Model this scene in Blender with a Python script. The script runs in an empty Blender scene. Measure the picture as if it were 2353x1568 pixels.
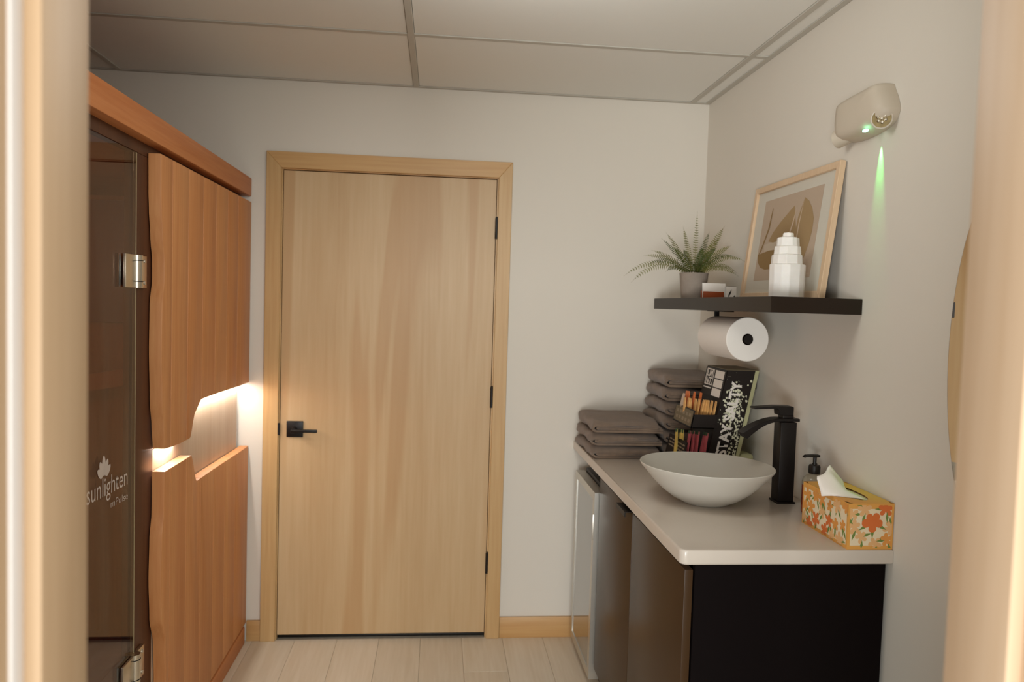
import bpy, bmesh, math, random
from mathutils import Vector, Matrix, Euler
random.seed(7)
SC = bpy.context.scene
COL = SC.collection
PI = math.pi

# ------------------------------------------------------------------ camera, world, lights, exposure
CAM_F, YAW, PITCH, ROLL = 1731.88, 0.0982, -0.0483, 0.0303
CAM_LOC = Vector((0.6726, -3.3316, 1.5059))
def camera():
    cy, sy, cp, sp = math.cos(YAW), math.sin(YAW), math.cos(PITCH), math.sin(PITCH)
    fwd = Vector((sy*cp, cy*cp, sp)); r0 = Vector((cy, -sy, 0)); u0 = r0.cross(fwd)
    c, s = math.cos(ROLL), math.sin(ROLL)
    r = c*r0 + s*u0; u = -s*r0 + c*u0
    m = Matrix((r, u, -fwd)).transposed().to_4x4(); m.translation = CAM_LOC
    cd = bpy.data.cameras.new('camera'); o = bpy.data.objects.new('camera', cd); COL.objects.link(o)
    o.matrix_world = m
    cd.sensor_width = 36; cd.lens = CAM_F/2353*36; cd.clip_start = .01
    cd.dof.use_dof = True; cd.dof.focus_distance = 2.2; cd.dof.aperture_fstop = 3.0
    SC.camera = o
camera()

SC.view_settings.view_transform = 'Standard'; SC.view_settings.look = 'None'
SC.view_settings.gamma = 1; SC.view_settings.use_curve_mapping = False
SC.view_settings.exposure = 0.0
w = bpy.data.worlds.new('world'); SC.world = w; w.use_nodes = True
w.node_tree.nodes['Background'].inputs[0].default_value = (.98, 1, .98, 1)
w.node_tree.nodes['Background'].inputs[1].default_value = .80

def area(name, loc, target, sx, sy, power, col):
    l = bpy.data.lights.new(name, 'AREA'); l.shape = 'RECTANGLE'; l.size = sx; l.size_y = sy
    l.energy = power; l.color = col
    o = bpy.data.objects.new(name, l); COL.objects.link(o); o.location = loc
    o.rotation_euler = (Vector(target)-Vector(loc)).to_track_quat('-Z', 'Y').to_euler()
    return o
area('low_window_left', (-.8, -6.4, .55), (.79, -2.55, 1.1), 1.5, 1.1, 152, (.98, 1, .99))
area('right_fill_light', (1.3, -6.0, 2.0), (.79, -2.55, 1.1), 1.9, 1.4, 125, (.98, 1, .99))  # added fill light, raised to brighten the floor and lower door
pl_ = bpy.data.lights.new('ceiling_dome_lamp', 'POINT'); pl_.energy = 9.5; pl_.color = (.99, 1, .97); pl_.shadow_soft_size = .2
po_ = bpy.data.objects.new('ceiling_dome_lamp', pl_); COL.objects.link(po_); po_.location = (.88, -1.60, 2.20)

# ------------------------------------------------------------------ helpers
def S(r, g, b):
    f = lambda c: (c/255/12.92) if c/255 <= .04045 else ((c/255+.055)/1.055)**2.4
    return (f(r), f(g), f(b), 1)

def nt(name):
    m = bpy.data.materials.new(name); m.use_nodes = True
    t = m.node_tree; return m, t, t.nodes['Principled BSDF']
def P(name, col, rough=.5, metal=0, spec=.5, bump=0, bscale=200, vary=0, vscale=6, coat=0, sheen=0, emit=None, es=0, sss=0, trans=0, ior=1.45):
    m, t, b = nt(name)
    b.inputs['Base Color'].default_value = col; b.inputs['Roughness'].default_value = rough
    b.inputs['Metallic'].default_value = metal; b.inputs['Specular IOR Level'].default_value = spec
    b.inputs['Coat Weight'].default_value = coat; b.inputs['Sheen Weight'].default_value = sheen
    b.inputs['Transmission Weight'].default_value = trans; b.inputs['IOR'].default_value = ior
    if sss:
        b.inputs['Subsurface Weight'].default_value = sss; b.inputs['Subsurface Radius'].default_value = (.01, .008, .006)
    if emit:
        b.inputs['Emission Color'].default_value = emit; b.inputs['Emission Strength'].default_value = es
    tc = t.nodes.new('ShaderNodeTexCoord')
    if vary:
        n = t.nodes.new('ShaderNodeTexNoise'); n.inputs['Scale'].default_value = vscale; n.inputs['Detail'].default_value = 4
        t.links.new(tc.outputs['Object'], n.inputs['Vector'])
        mx = t.nodes.new('ShaderNodeMix'); mx.data_type = 'RGBA'; mx.blend_type = 'MULTIPLY'; mx.inputs['Factor'].default_value = 1
        r = t.nodes.new('ShaderNodeValToRGB'); lo = 1-vary
        r.color_ramp.elements[0].color = (lo, lo, lo, 1); r.color_ramp.elements[0].position = .3
        r.color_ramp.elements[1].color = (1, 1, 1, 1); r.color_ramp.elements[1].position = .7
        t.links.new(n.outputs['Fac'], r.inputs['Fac']); mx.inputs['A'].default_value = col
        t.links.new(r.outputs['Color'], mx.inputs['B']); t.links.new(mx.outputs['Result'], b.inputs['Base Color'])
    if bump:
        n2 = t.nodes.new('ShaderNodeTexNoise'); n2.inputs['Scale'].default_value = bscale; n2.inputs['Detail'].default_value = 3
        t.links.new(tc.outputs['Object'], n2.inputs['Vector'])
        bp = t.nodes.new('ShaderNodeBump'); bp.inputs['Strength'].default_value = bump; bp.inputs['Distance'].default_value = .002
        t.links.new(n2.outputs['Fac'], bp.inputs['Height']); t.links.new(bp.outputs['Normal'], b.inputs['Normal'])
    return m
def wood(name, light, dark, axis='Z', rough=.45, fine=90, broad=7, stretch=.06, patch=0, patchcol=None, tone=.25, spec=.4):
    """straight-grained wood: noise stretched along AXIS, a fine streak over a broad figure, per-piece offset and tone"""
    m, t, b = nt(name); N, L = t.nodes, t.links
    tc = N.new('ShaderNodeTexCoord'); oi = N.new('ShaderNodeObjectInfo')
    off = N.new('ShaderNodeVectorMath'); off.operation = 'SCALE'; off.inputs[0].default_value = (13, 7, 5)
    L.new(oi.outputs['Random'], off.inputs['Scale'])
    add = N.new('ShaderNodeVectorMath'); L.new(tc.outputs['Object'], add.inputs[0]); L.new(off.outputs[0], add.inputs[1])
    mp = N.new('ShaderNodeMapping'); sc = [1, 1, 1]; sc['XYZ'.index(axis)] = stretch; mp.inputs['Scale'].default_value = sc
    L.new(add.outputs[0], mp.inputs['Vector'])
    n1 = N.new('ShaderNodeTexNoise'); n1.inputs['Scale'].default_value = broad; n1.inputs['Detail'].default_value = 5; n1.inputs['Distortion'].default_value = .6
    n2 = N.new('ShaderNodeTexNoise'); n2.inputs['Scale'].default_value = fine; n2.inputs['Detail'].default_value = 3
    L.new(mp.outputs[0], n1.inputs['Vector']); L.new(mp.outputs[0], n2.inputs['Vector'])
    mix = N.new('ShaderNodeMath'); mix.operation = 'MULTIPLY_ADD'; mix.inputs[1].default_value = .42
    L.new(n2.outputs['Fac'], mix.inputs[0])
    m1 = N.new('ShaderNodeMath'); m1.operation = 'MULTIPLY'; m1.inputs[1].default_value = .58; L.new(n1.outputs['Fac'], m1.inputs[0])
    L.new(m1.outputs[0], mix.inputs[2])
    r = N.new('ShaderNodeValToRGB'); r.color_ramp.elements[0].position = .33; r.color_ramp.elements[1].position = .67
    r.color_ramp.elements[0].color = dark; r.color_ramp.elements[1].color = light
    L.new(mix.outputs[0], r.inputs['Fac']); out = r.outputs['Color']
    if patch:
        mp2 = N.new('ShaderNodeMapping'); sc2 = [1, 1, 1]; sc2['XYZ'.index(axis)] = .10; mp2.inputs['Scale'].default_value = sc2
        mp2.inputs['Location'].default_value = (3.1, 0, 1.7)
        L.new(add.outputs[0], mp2.inputs['Vector'])
        n3 = N.new('ShaderNodeTexNoise'); n3.inputs['Scale'].default_value = 3.2; n3.inputs['Detail'].default_value = 2; n3.inputs['Distortion'].default_value = 1.2
        L.new(mp2.outputs[0], n3.inputs['Vector'])
        r3 = N.new('ShaderNodeValToRGB'); r3.color_ramp.elements[0].position = .56; r3.color_ramp.elements[1].position = .61
        r3.color_ramp.elements[0].color = (0, 0, 0, 1); r3.color_ramp.elements[1].color = (patch, patch, patch, 1)
        L.new(n3.outputs['Fac'], r3.inputs['Fac'])
        mx = N.new('ShaderNodeMix'); mx.data_type = 'RGBA'; L.new(r3.outputs['Color'], mx.inputs['Factor'])
        L.new(out, mx.inputs['A']); mx.inputs['B'].default_value = patchcol; out = mx.outputs['Result']
    mr = N.new('ShaderNodeMapRange'); mr.inputs['To Min'].default_value = 1-tone; mr.inputs['To Max'].default_value = 1
    L.new(oi.outputs['Random'], mr.inputs['Value'])
    mm = N.new('ShaderNodeMix'); mm.data_type = 'RGBA'; mm.blend_type = 'MULTIPLY'; mm.inputs['Factor'].default_value = 1
    L.new(out, mm.inputs['A']); L.new(mr.outputs[0], mm.inputs['B']); L.new(mm.outputs['Result'], b.inputs['Base Color'])
    b.inputs['Roughness'].default_value = rough; b.inputs['Specular IOR Level'].default_value = spec
    bp = N.new('ShaderNodeBump'); bp.inputs['Strength'].default_value = .12; bp.inputs['Distance'].default_value = .001
    L.new(n2.outputs['Fac'], bp.inputs['Height']); L.new(bp.outputs['Normal'], b.inputs['Normal'])
    return m
def clear_glass(name, tint, ior=1.5, rough=0.0):
    m = bpy.data.materials.new(name); m.use_nodes = True; t = m.node_tree; t.nodes.clear()
    o = t.nodes.new('ShaderNodeOutputMaterial'); tr = t.nodes.new('ShaderNodeBsdfTransparent'); gl = t.nodes.new('ShaderNodeBsdfGlossy')
    ge = t.nodes.new('ShaderNodeNewGeometry'); dt = t.nodes.new('ShaderNodeVectorMath'); dt.operation = 'DOT_PRODUCT'; mx = t.nodes.new('ShaderNodeMixShader')
    tr.inputs[0].default_value = tint; gl.inputs['Roughness'].default_value = rough; 
    t.links.new(ge.outputs['Incoming'], dt.inputs[0]); t.links.new(ge.outputs['Normal'], dt.inputs[1])
    prev = dt.outputs['Value']                              # Schlick: f0 + (1-f0)(1-|cos|)^5, the same from both sides of the pane
    for op, b_ in (('ABSOLUTE', None), ('SUBTRACT', 'r'), ('POWER', 5), ('MULTIPLY_ADD', None)):
        n_ = t.nodes.new('ShaderNodeMath'); n_.operation = op
        if b_ == 'r': n_.inputs[0].default_value = 1; t.links.new(prev, n_.inputs[1])
        else:
            t.links.new(prev, n_.inputs[0])
            if b_: n_.inputs[1].default_value = b_
        if op == 'MULTIPLY_ADD': f0 = ((ior-1)/(ior+1))**2; n_.inputs[1].default_value = 1-f0; n_.inputs[2].default_value = f0
        prev = n_.outputs[0]
    t.links.new(prev, mx.inputs[0]); t.links.new(tr.outputs[0], mx.inputs[1]); t.links.new(gl.outputs[0], mx.inputs[2])
    t.links.new(mx.outputs[0], o.inputs[0]); return m

def box(bm, x0, x1, y0, y1, z0, z1):
    v = [bm.verts.new((x, y, z)) for z in (z0, z1) for y in (y0, y1) for x in (x0, x1)]
    for f in ((0, 2, 3, 1), (4, 5, 7, 6), (0, 1, 5, 4), (2, 6, 7, 3), (0, 4, 6, 2), (1, 3, 7, 5)):
        bm.faces.new([v[i] for i in f])
    return bm
def BX(*a, bev=0, seg=2):
    bm = bmesh.new(); box(bm, *a)
    if bev: bevel(bm, bev, seg)
    return bm
def bevel(bm, d, seg=2):
    bmesh.ops.bevel(bm, geom=list(bm.edges), offset=d, segments=seg, profile=.5, affect='EDGES')
def prism(bm, pts, axis, a, b):
    """closed polygon PTS (2D) extruded along AXIS ('x','y','z') from a to b; 2D coords are the two other axes in order"""
    def mk(p, q):
        if axis == 'x': return (q, p[0], p[1])
        if axis == 'y': return (p[0], q, p[1])
        return (p[0], p[1], q)
    A = [bm.verts.new(mk(p, a)) for p in pts]; Bv = [bm.verts.new(mk(p, b)) for p in pts]; n = len(pts)
    fs = [bm.faces.new(A), bm.faces.new(Bv[::-1])]
    for i in range(n):
        j = (i+1) % n; fs.append(bm.faces.new((A[i], Bv[i], Bv[j], A[j])))
    bmesh.ops.recalc_face_normals(bm, faces=fs); return bm
def lathe(bm, prof, n=32, cx=0, cy=0, sx=1, sy=1):
    rings = []
    for r, z in prof:
        if r < 1e-6: rings.append([bm.verts.new((cx, cy, z))])
        else: rings.append([bm.verts.new((cx+sx*r*math.cos(2*PI*k/n), cy+sy*r*math.sin(2*PI*k/n), z)) for k in range(n)])
    for a, b in zip(rings, rings[1:]):
        for k in range(n):
            k2 = (k+1) % n
            if len(a) == 1 and len(b) == 1: continue
            if len(a) == 1: bm.faces.new((a[0], b[k2], b[k]))
            elif len(b) == 1: bm.faces.new((a[k], a[k2], b[0]))
            else: bm.faces.new((a[k], a[k2], b[k2], b[k]))
    return bm
def cyl(bm, p0, p1, r, n=16, r2=None, caps=True):
    p0, p1 = Vector(p0), Vector(p1); d = (p1-p0).normalized()
    a = d.orthogonal().normalized(); b = d.cross(a); r2 = r if r2 is None else r2
    A = [bm.verts.new(p0+r*(a*math.cos(2*PI*k/n)+b*math.sin(2*PI*k/n))) for k in range(n)]
    Bv = [bm.verts.new(p1+r2*(a*math.cos(2*PI*k/n)+b*math.sin(2*PI*k/n))) for k in range(n)]
    for k in range(n): bm.faces.new((A[k], A[(k+1) % n], Bv[(k+1) % n], Bv[k]))
    if caps: bm.faces.new(A[::-1]); bm.faces.new(Bv)
    return bm
def obj(name, bm, mat, parent=None, smooth=35, label=None):
    me = bpy.data.meshes.new(name)
    bm.normal_update(); bm.to_mesh(me); bm.free()
    for m in (mat if isinstance(mat, (list, tuple)) else [mat]): me.materials.append(m)
    if smooth:
        for p in me.polygons: p.use_smooth = True
        me.set_sharp_from_angle(angle=math.radians(smooth))
    o = bpy.data.objects.new(name, me); COL.objects.link(o)
    if parent is not None: o.parent = parent
    if label: o['label'] = label
    return o
def tag(o, label, cat, group=None):
    o['label'] = label; o['category'] = cat
    if group: o['group'] = group
    return o
def thing(name, label, cat, loc=(0, 0, 0), rot=(0, 0, 0), group=None):
    o = bpy.data.objects.new(name, None); COL.objects.link(o); o.empty_display_size = .05
    o.location = loc; o.rotation_euler = rot
    return tag(o, label, cat, group)
def struct(name, bm, mat, parent=None, smooth=35):
    o = obj(name, bm, mat, parent, smooth)
    if parent is None: o['kind'] = 'structure'
    return o
def sempty(name):
    o = bpy.data.objects.new(name, None); COL.objects.link(o); o['kind'] = 'structure'; return o
def dup(root, loc=None, rot=None):
    r = root.copy(); COL.objects.link(r)
    if loc is not None: r.location = loc
    if rot is not None: r.rotation_euler = rot
    for ch in list(root.children):
        c = ch.copy(); COL.objects.link(c); c.parent = r
        for g in list(ch.children):
            d = g.copy(); COL.objects.link(d); d.parent = c
    return r
def text_bm(s, fn, size=1.0, bold=0.0, ext=.0, width=1.0, res=3):
    """mesh of a line of text; FN maps (u right, v up, w out) in text units to object space. Returns bmesh."""
    cu = bpy.data.curves.new('txt', 'FONT'); cu.body = s; cu.size = size; cu.offset = bold; cu.extrude = ext; cu.resolution_u = res
    to = bpy.data.objects.new('txt', cu); COL.objects.link(to)
    dg = bpy.context.evaluated_depsgraph_get(); dg.update()
    me = bpy.data.meshes.new_from_object(to.evaluated_get(dg))
    bpy.data.objects.remove(to); bpy.data.curves.remove(cu)
    bm = bmesh.new(); bm.from_mesh(me); bpy.data.meshes.remove(me)
    xs = [v.co.x for v in bm.verts]; ys = [v.co.y for v in bm.verts]; x0, x1 = min(xs), max(xs)
    for v in bm.verts: v.co = Vector(fn((v.co.x-x0)/(x1-x0), v.co.y, v.co.z))
    return bm
def poly(bm, pts, mi=0):
    f = bm.faces.new([bm.verts.new(p) for p in pts]); f.material_index = mi; return f
def smoothnoise(x, y, s=0):
    return (math.sin(1.7*x+2.3*y+s)+math.sin(3.1*x-1.9*y+1.3*s+1)*.6+math.sin(5.3*x+4.1*y+2.1*s+2)*.35)/1.95

# ------------------------------------------------------------------ materials
M = {}
M['wall'] = P('painted_wall', S(222, 215, 203), .8, spec=.2, bump=.05, bscale=350)
M['ceil'] = P('ceiling_tile_white', S(232, 230, 223), .9, spec=.15, bump=.12, bscale=500)
M['tee'] = P('ceiling_grid_white', S(192, 187, 176), .6, spec=.25)
M['maple'] = wood('maple_veneer', S(208, 180, 140), S(194, 161, 118), 'Z', .42, 60, 4, .05, patch=.55, patchcol=S(184, 143, 96), tone=.02)
M['fir'] = wood('fir_trim', S(212, 178, 128), S(194, 154, 102), 'Z', .4, 80, 6, .04, tone=.05)
M['firx'] = wood('fir_trim_horizontal', S(208, 168, 114), S(190, 144, 90), 'X', .4, 80, 6, .04, tone=.05)
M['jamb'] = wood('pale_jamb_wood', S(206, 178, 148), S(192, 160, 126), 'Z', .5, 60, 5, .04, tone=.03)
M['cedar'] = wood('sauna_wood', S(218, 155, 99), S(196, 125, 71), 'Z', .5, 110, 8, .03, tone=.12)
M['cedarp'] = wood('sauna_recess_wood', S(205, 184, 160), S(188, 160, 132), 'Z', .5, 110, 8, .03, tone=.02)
M['cedary'] = wood('sauna_wood_lengthwise', S(212, 142, 88), S(188, 112, 60), 'Y', .5, 110, 8, .03, tone=.05)
M['darkwood'] = wood('dark_stained_frame', S(92, 54, 32), S(66, 36, 20), 'Z', .45, 100, 8, .04, tone=.05)
M['inwood'] = wood('sauna_inside_wood', S(190, 132, 88), S(164, 106, 66), 'Z', .55, 90, 8, .04, tone=.1)
M['floor'] = wood('pale_vinyl_plank', S(230, 219, 200), S(214, 199, 175), 'Y', .42, 70, 5, .06, tone=.08)
M['black'] = P('matte_black_metal', S(18, 12, 10), .42, spec=.4)
M['cab'] = P('black_laminate_warm_reflection', S(64, 45, 27), .34, spec=.22)  # black laminate; its warm brown reflection is put into the base colour
M['cabside'] = P('black_matte_panel', S(14, 8, 8), .75, spec=.1)
M['shelf'] = P('black_stained_shelf', S(34, 23, 14), .4, spec=.35)
M['quartz'] = P('white_quartz', S(208, 197, 184), .22, spec=.5, vary=.05, vscale=5)
M['ceramic'] = P('matte_white_ceramic', S(200, 195, 184), .4, spec=.5)
M['chrome'] = P('brushed_nickel', S(214, 206, 190), .28, metal=1)
M['steel'] = P('silver_fridge_trim', S(205, 200, 190), .32, metal=.85)
M['fglass'] = P('fridge_dark_glass', S(30, 26, 22), .03, spec=1.0, coat=1)
M['fridge'] = P('fridge_body_black', S(24, 20, 18), .5)
M['mirror'] = P('mirror_silver', S(235, 232, 225), .01, metal=1)
M['bronze'] = P('thin_bronze_edge', S(110, 72, 48), .4, metal=.6)
M['led'] = P('led_strip', S(255, 250, 240), .5, emit=(1, .97, .92, 1), es=80)
M['dglass'] = clear_glass('smoked_sauna_glass', (.78, .64, .53, 1), 1.6)
M['gedge'] = P('glass_polished_edge', S(150, 140, 110), .15, spec=.8)
M['etch'] = P('etched_white_print', S(205, 190, 178), .7, spec=.2)
M['heat'] = P('heater_panel_cloth', S(140, 100, 108), .8)
M['towel'] = P('grey_brown_terry', S(134, 113, 95), .95, spec=.1, bump=.9, bscale=700, vary=.2, vscale=40, sheen=.3)
M['paper'] = P('white_paper', S(236, 230, 222), .85, spec=.15, bump=.1, bscale=300)
M['card'] = P('brown_card_core', S(112, 84, 60), .9)
M['concrete'] = P('grey_concrete', S(158, 146, 134), .9, spec=.15, vary=.15, vscale=30, bump=.2, bscale=150)
M['soil'] = P('dark_soil', S(40, 30, 20), 1)
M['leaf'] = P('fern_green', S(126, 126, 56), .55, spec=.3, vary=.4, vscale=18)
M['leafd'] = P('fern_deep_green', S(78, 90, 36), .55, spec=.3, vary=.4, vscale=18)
M['rachis'] = P('fern_midrib', S(120, 104, 52), .6)
M['selenite'] = P('white_selenite', S(240, 236, 230), .4, sss=.25, vary=.07, vscale=25, bump=.3, bscale=60)
M['pale'] = wood('pale_frame_wood', S(226, 198, 166), S(212, 180, 144), 'Z', .5, 80, 6, .05, tone=.03)
M['mat'] = P('white_mat_board', S(208, 202, 188), .9)
M['print'] = P('print_taupe', S(188, 168, 147), .9)
M['print2'] = P('print_light_band', S(196, 180, 160), .9)
M['leafp'] = P('print_leaf_olive', S(166, 139, 100), .9)
M['leafp2'] = P('print_leaf_dark', S(146, 118, 76), .9)
M['rib'] = P('print_leaf_rib', S(204, 182, 158), .9)
M['orange'] = P('orange_block', S(150, 68, 24), .6)
M['white'] = P('white_plastic', S(216, 208, 194), .4, spec=.4)
M['offwhite'] = P('aged_white_plastic', S(200, 188, 170), .45, spec=.35)
M['lens'] = P('lamp_reflector', S(160, 140, 98), .25, metal=.7, vary=.4, vscale=90)
M['green'] = P('green_led', S(120, 255, 190), .5, emit=(.25, 1, .55, 1), es=6)
M['cardblk'] = P('black_printed_card', S(26, 18, 14), .5, spec=.4)
M['cardgrn'] = P('pale_green_card', S(178, 176, 134), .6)
M['grnspl'] = P('pale_green_ink', S(212, 210, 182), .7)
M['ink'] = P('white_ink', S(226, 218, 208), .7)
M['inkg'] = P('grey_ink', S(140, 126, 104), .7)
M['tanpanel'] = P('grey_brown_card', S(110, 96, 70), .6)
M['pk_or'] = P('orange_packet', S(224, 172, 106), .45, vary=.25, vscale=60)
M['pk_ye'] = P('yellow_packet', S(222, 194, 104), .45, vary=.2, vscale=60)
M['pk_pi'] = P('pink_packet', S(212, 104, 108), .45, vary=.2, vscale=60)
M['pk_rd'] = P('orange_red_packet', S(216, 118, 62), .45, vary=.2, vscale=60)
M['pk_gr'] = P('green_packet_tip', S(58, 84, 56), .5)
M['pk_gy'] = P('pale_packet', S(190, 170, 150), .5)
M['boxor'] = P('tissue_box_orange', S(222, 160, 78), .6)
M['boxcr'] = P('tissue_box_cream', S(232, 214, 180), .6)
M['fl1'] = P('petal_coral', S(214, 112, 52), .6)
M['fl2'] = P('petal_amber', S(222, 150, 72), .6)
M['fl3'] = P('petal_peach', S(226, 176, 120), .6)
M['fl4'] = P('print_leaf_green', S(112, 134, 62), .6)
M['tissue'] = P('soft_tissue', S(240, 232, 222), .95, spec=.05)
M['amber'] = P('amber_soap', S(150, 52, 12), .12, spec=.5, coat=.6)
M['clearp'] = P('frosted_clear_plastic', S(196, 186, 164), .25, spec=.5, trans=.35)
M['rubber'] = P('black_plastic', S(20, 16, 12), .45)
M['jwhite'] = P('white_weatherstrip', S(232, 224, 216), .6)

# ------------------------------------------------------------------ room shell
XR, HC, XL, YN = 1.8585, 2.4277, -1.75, -2.55
ODL, ODR = .31, 1.27
struct('wall_right', BX(XR, XR+.12, YN-.2, .12, -.02, HC+.1), M['wall'])
struct('wall_left', BX(XL-.12, XL, YN-.2, .12, -.02, HC+.1), M['wall'])
bm = bmesh.new(); DW, DT = .914, 2.0535
box(bm, XL, -.012, 0, .12, -.02, HC+.1); box(bm, .926, XR, 0, .12, -.02, HC+.1); box(bm, -.012, .926, 0, .12, DT+.012, HC+.1)
struct('wall_far', bm, M['wall'])
bm = bmesh.new()
box(bm, XL, ODL-.0125, YN-.14, YN, -.02, HC+.1); box(bm, ODR+.0125, XR, YN-.14, YN, -.02, HC+.1); box(bm, ODL-.0125, ODR+.0125, YN-.14, YN, 2.10, HC+.1)
struct('wall_near', bm, M['wall'])
struct('dark_backing_behind_door', BX(-.3, 1.2, .121, .2, -.02, 2.3), M['cabside'])  # unseen black sheet added so the gaps round the leaf look dark
# floor planks
fl = struct('floor', BX(XL, XR, -2.75, .12, -.06, -.006), M['floor'])
pw, pl = .183, 1.22
i = 0; x = XL
while x < XR-.001:
    x2 = min(x+pw, XR); y = -3.9+(i*0.43 % pl)
    y0 = -2.74
    ys = sorted(set([y0, 0.0]+[yy for yy in [y+k*pl for k in range(-1, 5)] if y0+.1 < yy < -.1]))
    for a, b in zip(ys, ys[1:]):
        obj('plank', BX(x+.0004, x2-.0004, a+.0004, b-.0004, -.006, 0, bev=.0012, seg=1), M['floor'], fl, 0)
    x = x2; i += 1
# ceiling: grid of tees with lay-in tiles
ce = struct('ceiling', BX(XL-.1, XR+.1, YN-.2, .12, HC+.03, HC+.1), M['tee'])
xt = [XL, .5529-2*1.2235, .5529-1.2235, .5529, 1.7776, XR]; xt = sorted(v for v in xt if v >= XL)
yt = [0, -.6455, -.6455-.61, -.6455-1.22, YN]
for a, b in zip(xt, xt[1:]):
    for c, d in zip(yt[1:], yt):
        obj('ceiling_tile', BX(a+.013 if a > XL else a+.004, b-.013 if b < XR else b-.004, c+.013 if c > YN else c, d-.013 if d < 0 else d-.005, HC+.004, HC+.02, bev=.001, seg=1), M['ceil'], ce, 0)
for v in xt[1:-1]: obj('grid_tee', BX(v-.012, v+.012, YN, -.002, HC, HC+.03, bev=.0015, seg=1), M['tee'], ce)
for v in yt[1:-1]: obj('grid_tee', BX(XL, XR-.002, v-.012, v+.012, HC+.0007, HC+.03, bev=.0015, seg=1), M['tee'], ce)
obj('wall_angle', BX(XL, XR, -.022, -.0005, HC+.0003, HC+.003), M['tee'], ce); obj('wall_angle', BX(XR-.022, XR-.0005, YN, -.022, HC+.0003, HC+.003), M['tee'], ce)
# baseboards
struct('baseboard_far', BX(.981, XR-.001, -.012, -.0005, 0, .095, bev=.002), M['firx'])
struct('baseboard_left', BX(-.1285, -.070, -.012, -.0005, 0, .092, bev=.002), M['firx'])
struct('baseboard_right', BX(XR-.012, XR-.0005, YN+.001, -1.53, 0, .095, bev=.002), M['firx'])

# ------------------------------------------------------------------ door in the far wall
d1 = sempty('door_1')
slab = obj('door_leaf', BX(.0015, DW-.0015, -.004, .032, .0243, DT-.004, bev=.001, seg=1), M['maple'], d1)
obj('jamb', BX(-.012, -.0015, -.003, .119, 0, DT), M['fir'], d1); obj('jamb', BX(DW+.0015, .926, -.003, .119, 0, DT), M['fir'], d1)
obj('jamb', BX(-.012, .926, -.003, .119, DT+.0005, DT+.012), M['firx'], d1)
obj('door_stop', BX(-.0014, DW+.0014, .034, .05, DT-.02, DT), M['firx'], d1)
obj('dark_gap_strip', BX(-.0014, DW+.0014, .02, .10, 0, .012, bev=.002), M['rubber'], d1)  # black strip added to paint the shade in the gap under the leaf
cb = bmesh.new(); prism(cb, [(-.069, 2.1265), (.980, 2.1265), (.921, DT+.004), (-.0055, DT+.004)], 'y', -.018, -.0005); bevel(cb, .0015, 1)
obj('casing', cb, M['firx'], d1)
cb = bmesh.new(); prism(cb, [(-.069, 0), (-.0055, 0), (-.0055, DT+.004), (-.069, 2.1265)], 'y', -.018, -.0005); bevel(cb, .0015, 1)
obj('casing', cb, M['fir'], d1)
cb = bmesh.new(); prism(cb, [(.921, 0), (.980, 0), (.980, 2.1265), (.921, DT+.004)], 'y', -.018, -.0005); bevel(cb, .0015, 1)
obj('casing', cb, M['fir'], d1)
for zc in (1.838, 1.092, .344):
    hb = bmesh.new(); cyl(hb, (.9165, -.012, zc-.046), (.9165, -.012, zc+.046), .0068, 12)
    for q in (-.028, -.009, .009, .028): cyl(hb, (.9165, -.012, zc+q-.0006), (.9165, -.012, zc+q+.0006), .0072, 12)
    h = obj('door_hinge', hb, M['black'], d1)
    obj('hinge_pin', cyl(bmesh.new(), (.9165, -.012, zc+.046), (.9165, -.012, zc+.050), .0052, 10), M['black'], h)
hd = obj('door_handle', BX(.030, .100, -.013, -.004, .903, .973, bev=.002), M['black'], d1)
obj('lever', BX(.056, .166, -.058, -.046, .930, .943, bev=.002), M['black'], hd)
obj('lever_neck', cyl(bmesh.new(), (.065, -.012, .937), (.065, -.055, .937), .0125, 16), M['black'], hd)
obj('strike_plate', BX(-.006, .0035, -.0195, -.0188, .912, .965, bev=.0003, seg=1), M['black'], d1)

# ------------------------------------------------------------------ near doorway we look through (trim_1 left jamb, trim_2 right jamb)
M['jamb_shaded'] = wood('jamb_wood_left_shaded', S(194, 163, 128), S(178, 145, 108), 'Z', .5, 60, 5, .04, tone=.03)  # same wood as the right jamb, with the shade put into a darker colour
def jamb(name, side):
    t = sempty(name)
    if side < 0: a, b, c = ODL, ODL+.018, .28
    else: a, b, c = ODR, ODR-.018, 1.30
    lo, hi = min(a, c), max(a, c)
    if side < 0:
        obj('jamb_board', BX(ODL-.012, ODL, YN-.152, YN+.002, 0, 2.1, bev=.0012), M['jamb_shaded'], t)
        obj('door_stop', BX(ODL, ODL+.018, YN-.087, YN+.002, 0, 2.1, bev=.002), M['jamb_shaded'], t)
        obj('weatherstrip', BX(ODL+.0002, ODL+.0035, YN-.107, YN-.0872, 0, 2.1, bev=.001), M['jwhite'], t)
        obj('casing', BX(ODL-.085, ODL-.004, YN-.165, YN-.1405, 0, 2.16, bev=.002), M['jamb_shaded'], t)
    else:
        obj('jamb_board', BX(ODR, ODR+.012, YN-.152, YN+.002, 0, 2.1, bev=.0012), M['jamb'], t)
        obj('door_stop', BX(ODR-.018, ODR, YN-.090, YN+.002, 0, 2.1, bev=.002), M['jamb'], t)
        obj('casing', BX(ODR+.004, ODR+.085, YN-.165, YN-.1405, 0, 2.16, bev=.002), M['jamb'], t)
jamb('trim_1', -1); jamb('trim_2', 1)

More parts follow.
